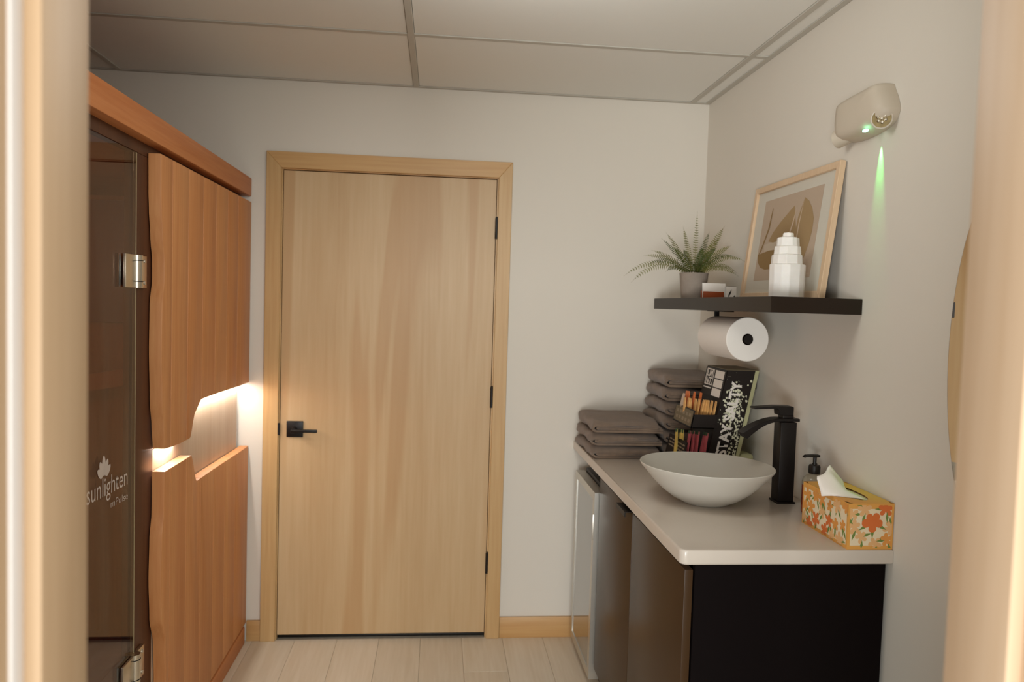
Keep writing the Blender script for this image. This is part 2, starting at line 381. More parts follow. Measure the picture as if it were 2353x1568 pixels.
# ------------------------------------------------------------------ sauna cabin
SX, SYN, SYF = -.13, -2.36, -.052       # front plane of the slab, near end, far end of the body
sauna = thing('sauna_cabin', 'orange wood sauna cabin with smoked glass door and glowing wave-shaped cut in its panel', 'sauna', (SX, -1.2, 0))
def so(name, bm, mat, parent=None, smooth=35, label=None):
    bm.transform(Matrix.Translation((-SX, 1.2, 0))); return obj(name, bm, mat, parent or sauna, smooth, label)
XF = -.169                                # front of the dark frame
so('fascia', BX(-.20, SX, SYN, -.010, 1.931, 2.008, bev=.004), M['cedary'], label='orange wood fascia board along the top')
so('roof_panel', BX(-1.5, -.20, SYN, -.06, 1.945, 1.985), M['cedary'])
so('door_frame', BX(XF-.03, XF, SYN, SYF, 1.896, 1.945, bev=.002), M['darkwood'], label='dark brown header over the glass door')
so('door_frame', BX(XF-.03, XF, -1.142, -1.0, .085, 1.896, bev=.002), M['darkwood'], label='dark brown post between door and panel')
so('door_frame', BX(XF-.03, XF, SYN, SYN+.13, .085, 1.896, bev=.002), M['darkwood'])
so('base_board', BX(-.172, -.1295, SYN, -.030, 0, .073, bev=.0025), M['cedary'])
so('side_wall', BX(-1.5, -.20, -.085, SYF, 0, 1.945), M['inwood']); so('side_wall', BX(-1.5, -.20, SYN, SYN+.03, 0, 1.945), M['inwood'])
so('back_wall', BX(-1.53, -1.5, SYN, SYF, 0, 1.945), M['inwood']); so('sauna_floor', BX(-1.5, -.20, SYN+.03, -.085, .0, .09), M['inwood'])
so('ceiling_panel', BX(-1.5, -.20, SYN+.03, -.085, 1.90, 1.93), M['inwood'])
# inside: bench, backrest rail, heater panels
so('bench', BX(-1.48, -.90, SYN+.04, -.09, .44, .48, bev=.004), M['inwood'])
so('bench_front', BX(-.93, -.90, SYN+.04, -.09, .09, .44), M['inwood'])
so('heater_panel', BX(-1.40, -.30, -.105, -.087, 1.383, 1.88, bev=.004), M['heat'])
so('heater_panel', BX(-1.499, -1.48, -2.1, -.2, .62, 1.55, bev=.004), M['heat'])
bk = bmesh.new(); pts = []
for k in range(25):
    q = k/24; pts.append((-.30-q*1.10, 1.305-.185*(1-math.exp(-3.2*q))))
prism(bk, pts+[(p[0], p[1]-.068) for p in pts[::-1]], 'y', -.16, -.115)
so('backrest_rail', bk, M['cedar'])
# glass door with etched lotus and lettering
gd = so('glass_door', BX(XF-.004, XF+.004, -2.22, -1.147, .095, 1.893, bev=.0008, seg=1), M['dglass'], label='smoked glass door with white etched lettering')
so('glass_edge', BX(XF-.0042, XF+.0042, -1.147, -1.1415, .095, 1.893), M['gedge'], gd)
GX = XF+.0046
so('lettering', text_bm('sunlighten', lambda u, v, w: (GX+w*.3, -1.436+u*.241, .9875-.006*u+v*.0710), 1.0, -.004), M['etch'], gd, 0)
so('lettering', text_bm('mPulse', lambda u, v, w: (GX+w*.3, -1.300+u*.108, .945-.004*u+v*.0285), 1.0, -.012), M['etch'], gd, 0)
bm = bmesh.new(); lc = (-1.342, 1.036)
for ang, ln, wd, yo in ((0, .052, .0125, 0), (24, .044, .0115, .004), (-24, .044, .0115, -.004), (50, .036, .0105, .008), (-50, .036, .0105, -.008)):
    a = math.radians(ang); pp = []
    for k in range(17):
        th = 2*PI*k/17; l = ln*(.56-.5*math.cos(th)); wv = wd*math.sin(th)*(1-.35*(l/ln-.5))*.92
        dy, dz = math.sin(a), math.cos(a)
        pp.append((GX+.0003*abs(ang)/24, lc[0]+yo+l*dy+wv*dz, lc[1]+l*dz-wv*dy))
    poly(bm, pp)
so('lotus_mark', bm, M['etch'], gd, 0)
def hinge(z0, z1):
    h = so('hinge', BX(XF+.005, XF+.013, -1.236, -1.166, z0, z1, bev=.0012), M['chrome'], label='brushed metal hinge clamping the glass')
    so('hinge_leaf', BX(XF+.0005, XF+.012, -1.132, -1.086, z0, z1, bev=.0012), M['chrome'], h)
    so('barrel', cyl(bmesh.new(), (XF+.009, -1.150, z0), (XF+.009, -1.150, z1), .0155, 20), M['chrome'], h)
    for k in (.18, .82): so('collar', cyl(bmesh.new(), (XF+.009, -1.150, z0+(z1-z0)*k), (XF+.009, -1.150, z0+(z1-z0)*k+.002), .0165, 20), M['black'], h)
    for k in (.16, .84):
        zz = z0+(z1-z0)*k; so('screw', cyl(bmesh.new(), (XF+.012, -1.103, zz), (XF+.0145, -1.103, zz), .0052, 12), M['steel'], h)
    so('clamp_plate', BX(XF-.013, XF-.005, -1.236, -1.166, z0, z1, bev=.0012), M['chrome'], h)
hinge(1.521, 1.611); hinge(.395, .485)
# slab of vertical planks with the wave cut
def sm(a, b, x):
    t = min(1, max(0, (x-a)/(b-a))); return t*t*(3-2*t)
def zup(y):   # lower edge of the planks above the wave
    return 1.046-.012*sm(-1.1, -.84, y)+(.074*sm(-.782, -.728, y)+.040*sm(-.745, -.655, y)-.010*sm(-.65, -.05, y))
def zlo(y):   # upper edge of the planks below the wave
    return .975-.100*sm(-.768, -.702, y)-.012*sm(-.69, 0, y)
EDGE = [(1.915, -1.057), (1.80, -1.055), (1.75, -1.051), (1.676, -1.039), (1.60, -1.024), (1.55, -1.023), (1.474, -1.040), (1.347, -1.043), (1.193, -1.034), (1.113, -1.019), (1.039, -1.007),
        (.98, -1.010), (.948, -1.012), (.85, -1.014), (.776, -1.029), (.659, -1.034), (.536, -1.025), (.443, -.995), (.33, -.986), (.2, -.998), (.08, -1.01)]
def yedge(z):
    for (z1, y1), (z0, y0) in zip(EDGE, EDGE[1:]):
        if z0 <= z <= z1: t = (z-z0)/(z1-z0); t = t*t*(3-2*t); return y0+(y1-y0)*t
    return EDGE[-1][1] if z < .1 else EDGE[0][1]
ZT, ZB, XB = 1.908, .083, -.166
joints = [-.960, -.812, -.660, -.510, -.362, -.212, -.008]
def plank(pts, mat=None):
    bm = bmesh.new(); prism(bm, pts, 'x', XB, SX)
    es = [e for e in bm.edges if all(abs(v.co.x-SX) < 1e-6 for v in e.verts)]
    bmesh.ops.bevel(bm, geom=es, offset=.0028, segments=2, profile=.5, affect='EDGES')
    so('wall_plank', bm, M['cedar'])
def yr(a, b, n=12): return [a+(b-a)*k/n for k in range(n+1)]
for upper in (True, False):
    f = zup if upper else zlo
    # live-edge plank at the left
    if upper:
        zs = [ZT-(ZT-zup(-1.02))*k/46 for k in range(47)]
        plank([(yedge(z), z) for z in zs]+[(y, f(y)) for y in yr(-1.0, joints[0]-.0006, 4)]+[(joints[0]-.0006, ZT)])
    else:
        zs = [ZB+(zlo(-1.02)-ZB)*k/46 for k in range(47)]
        plank([(yedge(z), z) for z in zs]+[(y, f(y)) for y in yr(-1.0, joints[0]-.0006, 4)]+[(joints[0]-.0006, ZB)])
    for a, b in zip(joints, joints[1:]):
        a += .0015; b -= .0015
        plank([(y, f(y)) for y in yr(a, b, 26)]+[(b, ZT if upper else ZB), (a, ZT if upper else ZB)])
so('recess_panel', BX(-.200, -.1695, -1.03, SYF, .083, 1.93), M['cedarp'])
cl_ = bpy.data.lights.new('sauna_inside_fill', 'POINT'); cl_.energy = 2.5; cl_.color = (1, .62, .68); cl_.shadow_soft_size = .05  # added unseen fill light, tints and lifts the dark cabin interior
co_ = bpy.data.objects.new('sauna_inside_fill', cl_); COL.objects.link(co_); co_.location = (-.75, -1.15, 1.80)
def strip(y0, y1, ff, name='led_strip'):
    bm = bmesh.new(); n = 14
    for k in range(n):
        a, b = y0+(y1-y0)*k/n, y0+(y1-y0)*(k+1)/n
        za, zb = ff(a)-.0015, ff(b)-.0015
        poly(bm, [(-.163, a, za), (-.150, a, za), (-.150, b, zb), (-.163, b, zb)])
    so(name, bm, M['led'], None, 0)
strip(-.655, -.03, zup); strip(-.985, -.835, zup)

# ------------------------------------------------------------------ vanity cabinet, worktop, fridge
CZ, CZ0, CX, CY = .9027, .8640, 1.2935, -1.519
vc = thing('vanity_cabinet', 'black vanity cabinet with two front doors under the white worktop', 'cabinet', (1.31, -1.505, 0))
def vo(name, bm, mat, parent=None, smooth=35):
    bm.transform(Matrix.Translation((-1.31, 1.505, 0))); return obj(name, bm, mat, parent or vc, smooth)
vo('side_panel', BX(1.336, 1.846, -1.507, -1.489, .0, CZ0-.0005, bev=.001, seg=1), M['cabside'])
vo('side_panel', BX(1.336, 1.846, -.518, -.500, .0, CZ0-.0005, bev=.001, seg=1), M['cabside'])
vo('back_panel', BX(1.830, 1.846, -1.489, -.518, .08, CZ0-.001), M['cabside'])
vo('bottom_panel', BX(1.345, 1.83, -1.489, -.518, .09, .106), M['cabside'])
vo('toe_kick', BX(1.375, 1.39, -1.489, -.518, 0, .09), M['cabside'])
vo('cabinet_door', BX(1.310, 1.332, -1.505, -.993, .098, .848, bev=.0015), M['cab'])
dd = vo('cabinet_door', BX(1.310, 1.332, -.988, -.502, .098, .848, bev=.0015), M['cab'])
hb = bmesh.new(); box(hb, 1.284, 1.332, -.986, -.868, .8485, .8505); box(hb, 1.284, 1.287, -.986, -.868, .834, .8485)
vo('edge_pull', hb, M['black'], dd)
wt = bmesh.new()
pts = [(CX, 0-.0008), (CX, CY+.02)]+[(CX+.02-.02*math.cos(a), CY+.02-.02*math.sin(a)) for a in [PI/2*k/6 for k in range(1, 7)]]+[(XR-.0008, CY), (XR-.0008, -.0008)]
prism(wt, pts, 'z', CZ0, CZ)
es = [e for e in wt.edges if abs(e.verts[0].co.z-e.verts[1].co.z) < 1e-6]
bmesh.ops.bevel(wt, geom=es, offset=.006, segments=3, profile=.5, affect='EDGES')
ctop = tag(obj('worktop', wt, M['quartz']), 'white quartz worktop with rounded corner over the black cabinet and fridge', 'worktop')

fr = thing('mini_fridge', 'silver framed mini fridge with dark reflective door under the far end of the worktop', 'fridge', (1.5, -.3, 0))
def fo(name, bm, mat, parent=None, smooth=35):
    bm.transform(Matrix.Translation((-1.5, .3, 0))); return obj(name, bm, mat, parent or fr, smooth)
FY0, FY1, FZ0, FZ1 = -.487, -.085, .045, .786
fo('fridge_body', BX(1.337, 1.80, FY0+.004, FY1-.004, .03, .80, bev=.004), M['fridge'])
fdm = bmesh.new()
for q in ((FY0, FY1, FZ1-.032, FZ1), (FY0, FY1, FZ0, FZ0+.032), (FY0, FY0+.030, FZ0+.032, FZ1-.032), (FY1-.030, FY1, FZ0+.032, FZ1-.032)):
    box(fdm, CX, 1.333, *q)
bmesh.ops.remove_doubles(fdm, verts=fdm.verts, dist=1e-5)
fd = fo('fridge_door', fdm, M['steel'])
fo('door_glass', BX(CX+.003, 1.330, FY0+.0295, FY1-.0295, FZ0+.0315, FZ1-.0315), M['fglass'], fd)
fo('door_handle', BX(CX-.004, CX+.004, FY0+.003, FY0+.012, .60, .70, bev=.001), M['steel'], fd)
for yy in (FY0+.04, FY1-.04):
    for xx in (1.37, 1.77): fo('foot', cyl(bmesh.new(), (xx, yy, 0), (xx, yy, .031), .018, 14), M['rubber'])

# ------------------------------------------------------------------ sink and tap
sk = thing('vessel_sink', 'oval white vessel sink bowl standing on the worktop', 'sink', (1.522, -1.056, CZ), (0, 0, math.radians(-33)))
prof = [(0, 0), (.33, 0), (.36, .004), (.50, .018), (.66, .042), (.80, .070), (.92, .099), (.985, .114), (1.0, .1200), (.992, .1220), (.972, .1185), (.90, .100), (.78, .072), (.62, .045), (.42, .026), (.2, .019), (0, .018)]
obj('basin', lathe(bmesh.new(), prof, 72, sx=.208, sy=.193), M['ceramic'], sk, 60)
obj('drain', lathe(bmesh.new(), [(0, .0225), (.018, .0225), (.024, .021), (.026, .018)], 24), M['black'], sk)
tp = thing('basin_tap', 'tall square matte black tap with waterfall spout behind the vessel sink', 'tap', (1.780, -1.045, CZ))
obj('base_plate', BX(-.030, .030, -.030, .030, 0, .006, bev=.001), M['black'], tp)
obj('column', BX(-.0255, .0255, -.0255, .0255, .006, .258, bev=.0012), M['black'], tp)
sp = bmesh.new(); top = []; bot = []
for k in range(13):
    q = k/12; xx = .036-.186*q; drop = .0 if q < .35 else -.048*((q-.35)/.65)**1.7
    top.append((xx, .270+drop)); th = .009+.014*max(0, q-.4)
    bot.append((xx+.016*max(0, q-.6)/.4, .270+drop-th))
prism(sp, top+bot[::-1], 'y', -.024, .024); bevel(sp, .001, 1)
obj('spout', sp, M['black'], tp)
obj('cartridge', BX(-.018, .018, -.018, .018, .269, .281, bev=.002), M['black'], tp)
lv = bmesh.new()
prism(lv, [(-.030, .280), (.016, .280), (.016, .306), (.010, .309), (-.040, .309), (-.112, .303), (-.113, .298), (-.040, .301), (-.032, .296)], 'y', -.020, .020); bevel(lv, .001, 1)
obj('lever_handle', lv, M['black'], tp)

# ------------------------------------------------------------------ soap bottle
sb = thing('soap_bottle', 'pump soap bottle with amber soap and black pump between tap and tissue box', 'soap dispenser', (1.815, -1.175, CZ))
obj('bottle', lathe(bmesh.new(), [(0, .086), (.0335, .086), (.0335, .096), (.031, .106), (.023, .114), (.015, .118), (.0135, .122), (.0135, .124), (0, .124)], 28), M['clearp'], sb)
obj('soap_fill', lathe(bmesh.new(), [(0, .0), (.031, .0), (.0335, .003), (.0335, .086), (0, .086)], 28), M['amber'], sb)
lbm = bmesh.new()
for k in range(12):
    a0, a1 = math.radians(-150+k*9), math.radians(-150+(k+1)*9)
    poly(lbm, [(.0338*math.cos(a0), .0338*math.sin(a0), .02), (.0338*math.cos(a1), .0338*math.sin(a1), .02), (.0338*math.cos(a1), .0338*math.sin(a1), .085), (.0338*math.cos(a0), .0338*math.sin(a0), .085)])
obj('bottle_label', lbm, M['boxor'], sb)
pm = obj('pump', lathe(bmesh.new(), [(0, .122), (.0165, .122), (.0170, .125), (.0170, .142), (.0150, .147), (.007, .149), (.007, .152), (0, .152)], 24), M['rubber'], sb)
obj('stem', cyl(bmesh.new(), (0, 0, .150), (0, 0, .172), .0052, 12), M['rubber'], pm)
nz = bmesh.new(); prism(nz, [(.013, .171), (.013, .178), (-.006, .179), (-.030, .177), (-.037, .171), (-.035, .169), (-.028, .172), (-.004, .171)], 'y', -.0075, .0075); bevel(nz, .0008, 1)
obj('nozzle', nz, M['rubber'], pm)

# ------------------------------------------------------------------ tissue box with printed flowers
TX0, TX1, TY0, TY1, TH = 1.733, 1.8565, -1.5145, -1.272, .1195
tb = thing('tissue_box', 'orange floral cardboard tissue box at the near end of the worktop', 'tissue box', ((TX0+TX1)/2, (TY0+TY1)/2, CZ))
hx, hy = (TX1-TX0)/2, (TY1-TY0)/2
bm = bmesh.new(); box(bm, -hx, hx, -hy, hy, 0, TH); bm.faces.ensure_lookup_table()
bmesh.ops.delete(bm, geom=[f for f in bm.faces if f.normal.z > .9 or sum(v.co.z for v in f.verts)/4 > TH-.001], context='FACES')
# top with an oval slot
sl = []; out = []
for k in range(32):
    a = 2*PI*k/32; c, s = math.cos(a), math.sin(a)
    sl.append(bm.verts.new((.030*c, .088*math.copysign(abs(s)**.8, s), TH)))
    m_ = max(abs(c)/hx, abs(s)/hy); out.append(bm.verts.new((c/m_, s/m_, TH)))
for k in range(32): bm.faces.new((out[k], out[(k+1) % 32], sl[(k+1) % 32], sl[k]))
obj('carton', bm, M['boxor'], tb, 0)
obj('inner_film', BX(-hx+.003, hx-.003, -hy+.003, hy-.003, TH-.007, TH-.0055), M['boxcr'], tb)
def flowerface(fn, w, h, seed, big):
    """printed blossoms on one face: cream ground, petals and leaves as flat prints. FN(u,v,d)->point"""
    rnd = random.Random(seed); bm = bmesh.new()
    def clipd(p): return (min(max(p[0], .004), w-.004), min(max(p[1], .004), h-.004))
    def shape(pts, d, mi): poly(bm, [fn(*clipd(p), d) for p in pts], mi)
    shape([(.007, .010), (w-.007, .010), (w-.007, h-.014), (.007, h-.014)], .0002, 0)
    d = .0003
    def petal(cx, cy, a, ln, wd, mi):
        nonlocal d; d += .000006; pts = []
        for k in range(12):
            th = 2*PI*k/12; l = ln*(.5-.5*math.cos(th)); ww = wd*math.sin(th)*(.55+.65*l/ln)
            pts.append((cx+l*math.cos(a)-ww*math.sin(a), cy+l*math.sin(a)+ww*math.cos(a)))
        shape(pts, d, mi)
    def flower(cx, cy, r, mi, rot):
        for k in range(5): petal(cx, cy, rot+2*PI*k/5+rnd.uniform(-.15, .15), r*rnd.uniform(.85, 1.1), r*.33, mi)
    def leaf(cx, cy, a, ln):
        nonlocal d; d += .000006
        pts = [(cx, cy), (cx+ln*.5*math.cos(a)-ln*.13*math.sin(a), cy+ln*.5*math.sin(a)+ln*.13*math.cos(a)), (cx+ln*math.cos(a), cy+ln*math.sin(a)), (cx+ln*.5*math.cos(a)+ln*.13*math.sin(a), cy+ln*.5*math.sin(a)-ln*.13*math.cos(a))]
        shape(pts, d, 4)
    spots = []
    for k in range(400):
        x, y = rnd.uniform(.008, w-.008), rnd.uniform(.010, h-.012)
        if all((x-a)**2+(y-b)**2 > .031**2 for a, b in spots) and (not big or (x-big[0])**2+(y-big[1])**2 > .036**2): spots.append((x, y))
    for x, y in spots:
        leaf(x, y, rnd.uniform(0, 2*PI), .030)
        flower(x, y, rnd.uniform(.016, .022), rnd.choice([2, 2, 3, 3, 1]), rnd.uniform(0, 2))
        leaf(x+.004, y-.008, rnd.uniform(-2.4, -.7), .030)
    if big:
        for a in (-.5, -1.55, -2.6): leaf(big[0]+.010*math.cos(a), big[1]+.010*math.sin(a), a, .034)
        for k, (a, l) in enumerate(((.95, .026), (-.25, .028), (-1.57, .028), (3.35, .030), (2.2, .024))): petal(big[0], big[1], a, l, l*.42, 1)
    return bm
FM = [M['boxcr'], M['fl1'], M['fl2'], M['fl3'], M['fl4']]
obj('flower_print', flowerface(lambda u, v, d: (-hx+u, -hy-d, v), 2*hx, TH, 3, (.066, .072)), FM, tb, 0)
obj('flower_print', flowerface(lambda u, v, d: (-hx-d, hy-u, v), 2*hy, TH, 11, None), FM, tb, 0)
# the tissue pulled up out of the slot
ts = bmesh.new(); base = [Vector((1.818, -1.330, 1.0185)), Vector((1.802, -1.39, 1.0185)), Vector((1.797, -1.43, 1.0185)), Vector((1.808, -1.476, 1.0185))]
mid = [Vector((1.812, -1.352, 1.045)), Vector((1.780, -1.395, 1.052)), Vector((1.765, -1.425, 1.040)), Vector((1.788, -1.466, 1.031))]
tip = [Vector((1.757, -1.372, 1.088)), Vector((1.730, -1.388, 1.077)), Vector((1.705, -1.402, 1.066)), Vector((1.703, -1.424, 1.016))]
NU, NV = 14, 14; grid = []
def spl(pts, t):
    s = t*(len(pts)-1); i = min(int(s), len(pts)-2); f = s-i; return pts[i].lerp(pts[i+1], f)
for a in range(NU+1):
    row = []; s = a/NU
    for b in range(NV+1):
        q = b/NV; p0, p1, p2 = spl(base, s), spl(mid, s), spl(tip, s)
        p = p0*(1-q)**2+p1*(2*q*(1-q))*1.0+p2*q*q
        p += Vector((.0025*math.sin(9*s+5*q), .002*math.sin(11*s), .003*math.sin(7*s+8*q)*q)); row.append(ts.verts.new(p))
    grid.append(row)
for a in range(NU):
    for b in range(NV): ts.faces.new((grid[a][b], grid[a+1][b], grid[a+1][b+1], grid[a][b+1]))
ts.transform(Matrix.Translation((-1.80, 1.40, -1.0)))
tis = obj('tissue', ts, M['tissue'], None, 60); tis.location = (1.80, -1.40, 1.0)
smod = tis.modifiers.new('thin', 'SOLIDIFY'); smod.thickness = .0008
tag(tis, 'white paper tissue sticking up out of the floral tissue box', 'tissue')

# ------------------------------------------------------------------ folded towels
def towel_mesh(L, W, T, seed, layers=4):
    """a bath towel folded in four: a ribbon folded round in x-z (fold at -x), extruded along y"""
    t = T/4*.86; c = []
    def arc(cx, cz, r, a0, a1, n): return [(cx+r*math.cos(a0+(a1-a0)*k/n), cz+r*math.sin(a0+(a1-a0)*k/n)) for k in range(n+1)]
    z = [T/8*(2*k+1) for k in range(4)]
    xl, xr = 1.55*T/4, L-.03
    c += [(L*.98-(L*.98-xl)*k/8, z[0]) for k in range(8)]
    c += arc(xl, (z[0]+z[3])/2, (z[3]-z[0])/2, -PI/2, -3*PI/2, 10)
    c += [(xl+(xr-xl)*k/8, z[3]) for k in range(1, 8)]
    c += arc(xr, (z[2]+z[3])/2, (z[3]-z[2])/2, PI/2, -PI/2, 6)
    c += [(xr-(xr-xl)*k/8, z[2]) for k in range(1, 8)]
    c += arc(xl+.006, (z[1]+z[2])/2, (z[2]-z[1])/2, PI/2, 3*PI/2, 6)
    c += [(xl+.006+(L*.96-xl)*k/8, z[1]) for k in range(1, 9)]
    n = len(c); A, B_ = [], []
    for k, p in enumerate(c):
        a = c[max(0, k-1)]; b = c[min(n-1, k+1)]; d = Vector((b[0]-a[0], b[1]-a[1])).normalized(); nn = Vector((-d.y, d.x))
        A.append((p[0]+nn.x*t/2, p[1]+nn.y*t/2)); B_.append((p[0]-nn.x*t/2, p[1]-nn.y*t/2))
    loop = A+B_[::-1]; ny = 16; bm = bmesh.new(); rings = []
    for j in range(ny+1):
        q = j/ny; rr = []
        for (x, zz) in loop:
            h = zz/T
            edge = .010*(1-abs(2*q-1)**6)
            yy = q*W+.006*smoothnoise(6*x+h*9, h*14, seed)*(1 if q < .5 else -1)*abs(2*q-1)
            rr.append(bm.verts.new((x+.005*smoothnoise(q*5, h*2, seed+3)*(1-x/L)*1.5, yy, max(.0, zz+.0045*smoothnoise(x*9, q*5, seed)*h - .016*h*h*math.exp(-q/.055) - .004*h*abs(2*q-1)**4))))
        rings.append(rr)
    m = len(loop)
    for a, b in zip(rings, rings[1:]):
        for k in range(m): bm.faces.new((a[k], a[(k+1) % m], b[(k+1) % m], b[k]))
    for rr, flip in ((rings[0], False), (rings[-1], True)):
        for k in range(n-1):
            q = (rr[k], rr[k+1], rr[m-2-k], rr[m-1-k]); bm.faces.new(q if not flip else q[::-1])
    bmesh.ops.recalc_face_normals(bm, faces=bm.faces); return bm
ORD = ['topmost', 'second from the top', 'third from the top', 'fourth from the top', 'fifth from the top', 'bottom']
def stack(x, y, L, W, T, n, where, group, seed, rz):
    z = CZ
    for k in range(n):
        o = obj('folded_towel', towel_mesh(L, W, T, seed+k), M['towel'], None, 50)
        o.location = (x+random.uniform(-.012, .006), y+random.uniform(-.006, .006), z+.0005); o.rotation_euler = (0, 0, rz+random.uniform(-.03, .03))
        idx = n-1-k; word = 'bottom' if idx == n-1 else ORD[idx]
        tag(o, 'grey-brown folded towel, %s of the %s' % (word, where), 'towel', group); z += T+.003
stack(1.306, -.405, .290, .33, .049, 3, 'low stack at the worktop edge', 'towels in the low left stack', 5, .02)
stack(1.603, -.372, .245, .30, .0545, 6, 'tall stack in the corner', 'towels in the tall corner stack', 40, -.02)

# ------------------------------------------------------------------ black counter display with drink stick packets
DY0, DY1 = -.700, -.492
ds = thing('counter_display', 'black cardboard counter display reading STAY SALTY, behind the sink', 'display', (1.66, DY0, CZ))
SL = .195                                   # lean of the profile, x per z
def do(name, bm, mat, parent=None, smooth=0, label=None):
    bm.transform(Matrix.Translation((-1.66, -DY0, -CZ))); return obj(name, bm, mat, parent or ds, smooth, label)
def sx_(x0, z): return x0+SL*(z-CZ)
ZTOP = 1.292
def slab_prism(x0, x1, z0, z1, y0, y1):
    bm = bmesh.new(); prism(bm, [(sx_(x0, z0), z0), (sx_(x1, z0), z0), (sx_(x1, z1), z1), (sx_(x0, z1), z1)], 'y', y0, y1); return bm
XC0, XC1 = 1.645, 1.748
do('column', slab_prism(XC0, XC1, CZ, ZTOP, DY0, DY1), M['cardblk'])
do('top_flap', BX(sx_(XC0, ZTOP), sx_(XC1+.012, ZTOP), DY0, DY1, ZTOP, ZTOP+.002), M['tanpanel'])
do('side_edge', slab_prism(XC1, XC1+.014, CZ, ZTOP, DY0-.001, DY1), M['cardgrn'], label='pale green rear edge panel')
do('easel_foot', BX(1.775, 1.835, -.70, -.62, CZ, .985, bev=.012), M['cardgrn'])
do('back_tab', BX(1.828, 1.856, -.645, -.600, 1.218, 1.256, bev=.003), M['cardblk'])
# header labels on the front face (faces -x)
hp = do('header_panel', slab_prism(XC0-.0035, XC0-.0005, 1.185, ZTOP-.003, DY0+.004, DY1-.004), M['cardblk'])
def onfront(u, v, d): # u: 0 far .. 1 near, v: height
    return (sx_(XC0-.0036-d, v), DY1-.004-(DY1-DY0-.008)*u, v)
bm = bmesh.new()
def fq(u0, u1, v0, v1, d, mi=0): poly(bm, [onfront(u0, v0, d), onfront(u1, v0, d), onfront(u1, v1, d), onfront(u0, v1, d)], mi)
for v0, v1 in ((1.255, 1.284), (1.222, 1.251), (1.189, 1.218)): fq(.52, .95, v0, v1, .0004)
for (a, b, c, d_) in ((.06, .46, 1.281, 1.285), (.06, .46, 1.224, 1.228), (.06, .09, 1.224, 1.285), (.43, .46, 1.224, 1.285), (.06, .46, 1.212, 1.2165)): fq(a, b, c, d_, .0004)
do('label_print', bm, M['ink'], hp)
for k, s in enumerate(('LM', 'NT')):
    do('lettering', text_bm(s, lambda u, v, w: onfront(.11+u*.29, 1.257-k*.028+v*.034, .0005), 1, .03), M['ink'], hp)
# white lettering and green splatter on the side facing the room (faces -y)
def onside(u, v, d): # u: 0 front .. 1 back, v: height
    return (sx_(XC0+(XC1-XC0)*u, v), DY0-.0006-d, v)
sw = do('side_panel', slab_prism(XC0, XC1, CZ, ZTOP, DY0-.0006, DY0-.0001), M['cardblk'])
txt = text_bm('STAY SALTY', lambda u, v, w: onside(.50-v*.52+.11, .978+u*.275, .0012), 1, .035)
do('lettering', txt, M['ink'], sw)
bm = bmesh.new(); rs = random.Random(5); NS = 430
for k in range(NS):
    if k < 240: v, u = rs.triangular(1.04, 1.255, 1.15), rs.triangular(.02, .98, .5)
    elif k < 420: v, u = rs.uniform(.93, 1.12), rs.uniform(.66, .99)
    else: v, u = rs.uniform(1.2, 1.285), rs.random()
    r = (rs.uniform(.0018, .0062) if k < 240 else rs.uniform(.0012, .0048)) if k < 420 else .001
    c = onside(min(.95, max(.05, u)), v, .0003); pts = []; n = rs.choice((5, 6, 7)); ex = rs.uniform(.6, 1.0)
    for j in range(n):
        a = 2*PI*(j+rs.random()*.4)/n; q = r*rs.uniform(.6, 1.1); pts.append((c[0]+q*ex*math.cos(a), c[1]-.0000006*k, c[2]+q*math.sin(a)))
    poly(bm, pts)
do('ink_splatter', bm, M['grnspl'], sw)['kind'] = 'stuff'
# two stepped trays
XT = 1.556
def tray(zb, zt, zside, tilt, label_mat, nm):
    x0 = XT; wth = .003
    bm = slab_prism(x0, x0+wth, zb, zt, DY0, DY1)
    f = do('tray_front', bm, M['cardblk'])
    bm = bmesh.new()
    poly(bm, [(sx_(x0-.0006, z), y, z) for (y, z) in ((DY1-.006, zb+.006), (DY0+.006, zb+.006), (DY0+.006, zt-.004), (DY1-.006, zt-.004))])
    do('label_print', bm, label_mat, f)
    do('tray_side', slab_prism(x0, XC0, zb, zside, DY0, DY0+.003), M['cardblk'])
    do('tray_side', slab_prism(x0, XC0, zb, zside, DY1-.003, DY1), M['cardblk'])
    do('tray_bottom', slab_prism(x0, XC0, zb, zb+.003, DY0, DY1), M['cardblk'])
    return f
t1 = tray(1.078, 1.143, 1.128, 0, M['tanpanel'], 'upper'); t2 = tray(.905, 1.025, .992, 0, M['cardblk'], 'lower')
for k, s in enumerate(('EVERYDAY', 'HYDRATE')):
    pass
bm = bmesh.new()
for k in range(3):
    for j in range(6):
        z0 = 1.020-.0065-k*.012; y0 = DY1-.02-j*.030
        poly(bm, [(sx_(XT-.0008, z), y, z) for (y, z) in ((y0, z0-.005), (y0-.024, z0-.005), (y0-.024, z0), (y0, z0))])
do('label_print', bm, M['inkg'], t2)
bm = bmesh.new()
for k in range(2):
    for j in range(5):
        z0 = 1.128-k*.022; y0 = DY1-.026-j*.034
        poly(bm, [(sx_(XT-.0010, z), y, z) for (y, z) in ((y0, z0-.012), (y0-.022, z0-.012), (y0-.022, z0), (y0, z0))])
do('label_print', bm, M['inkg'], t1)
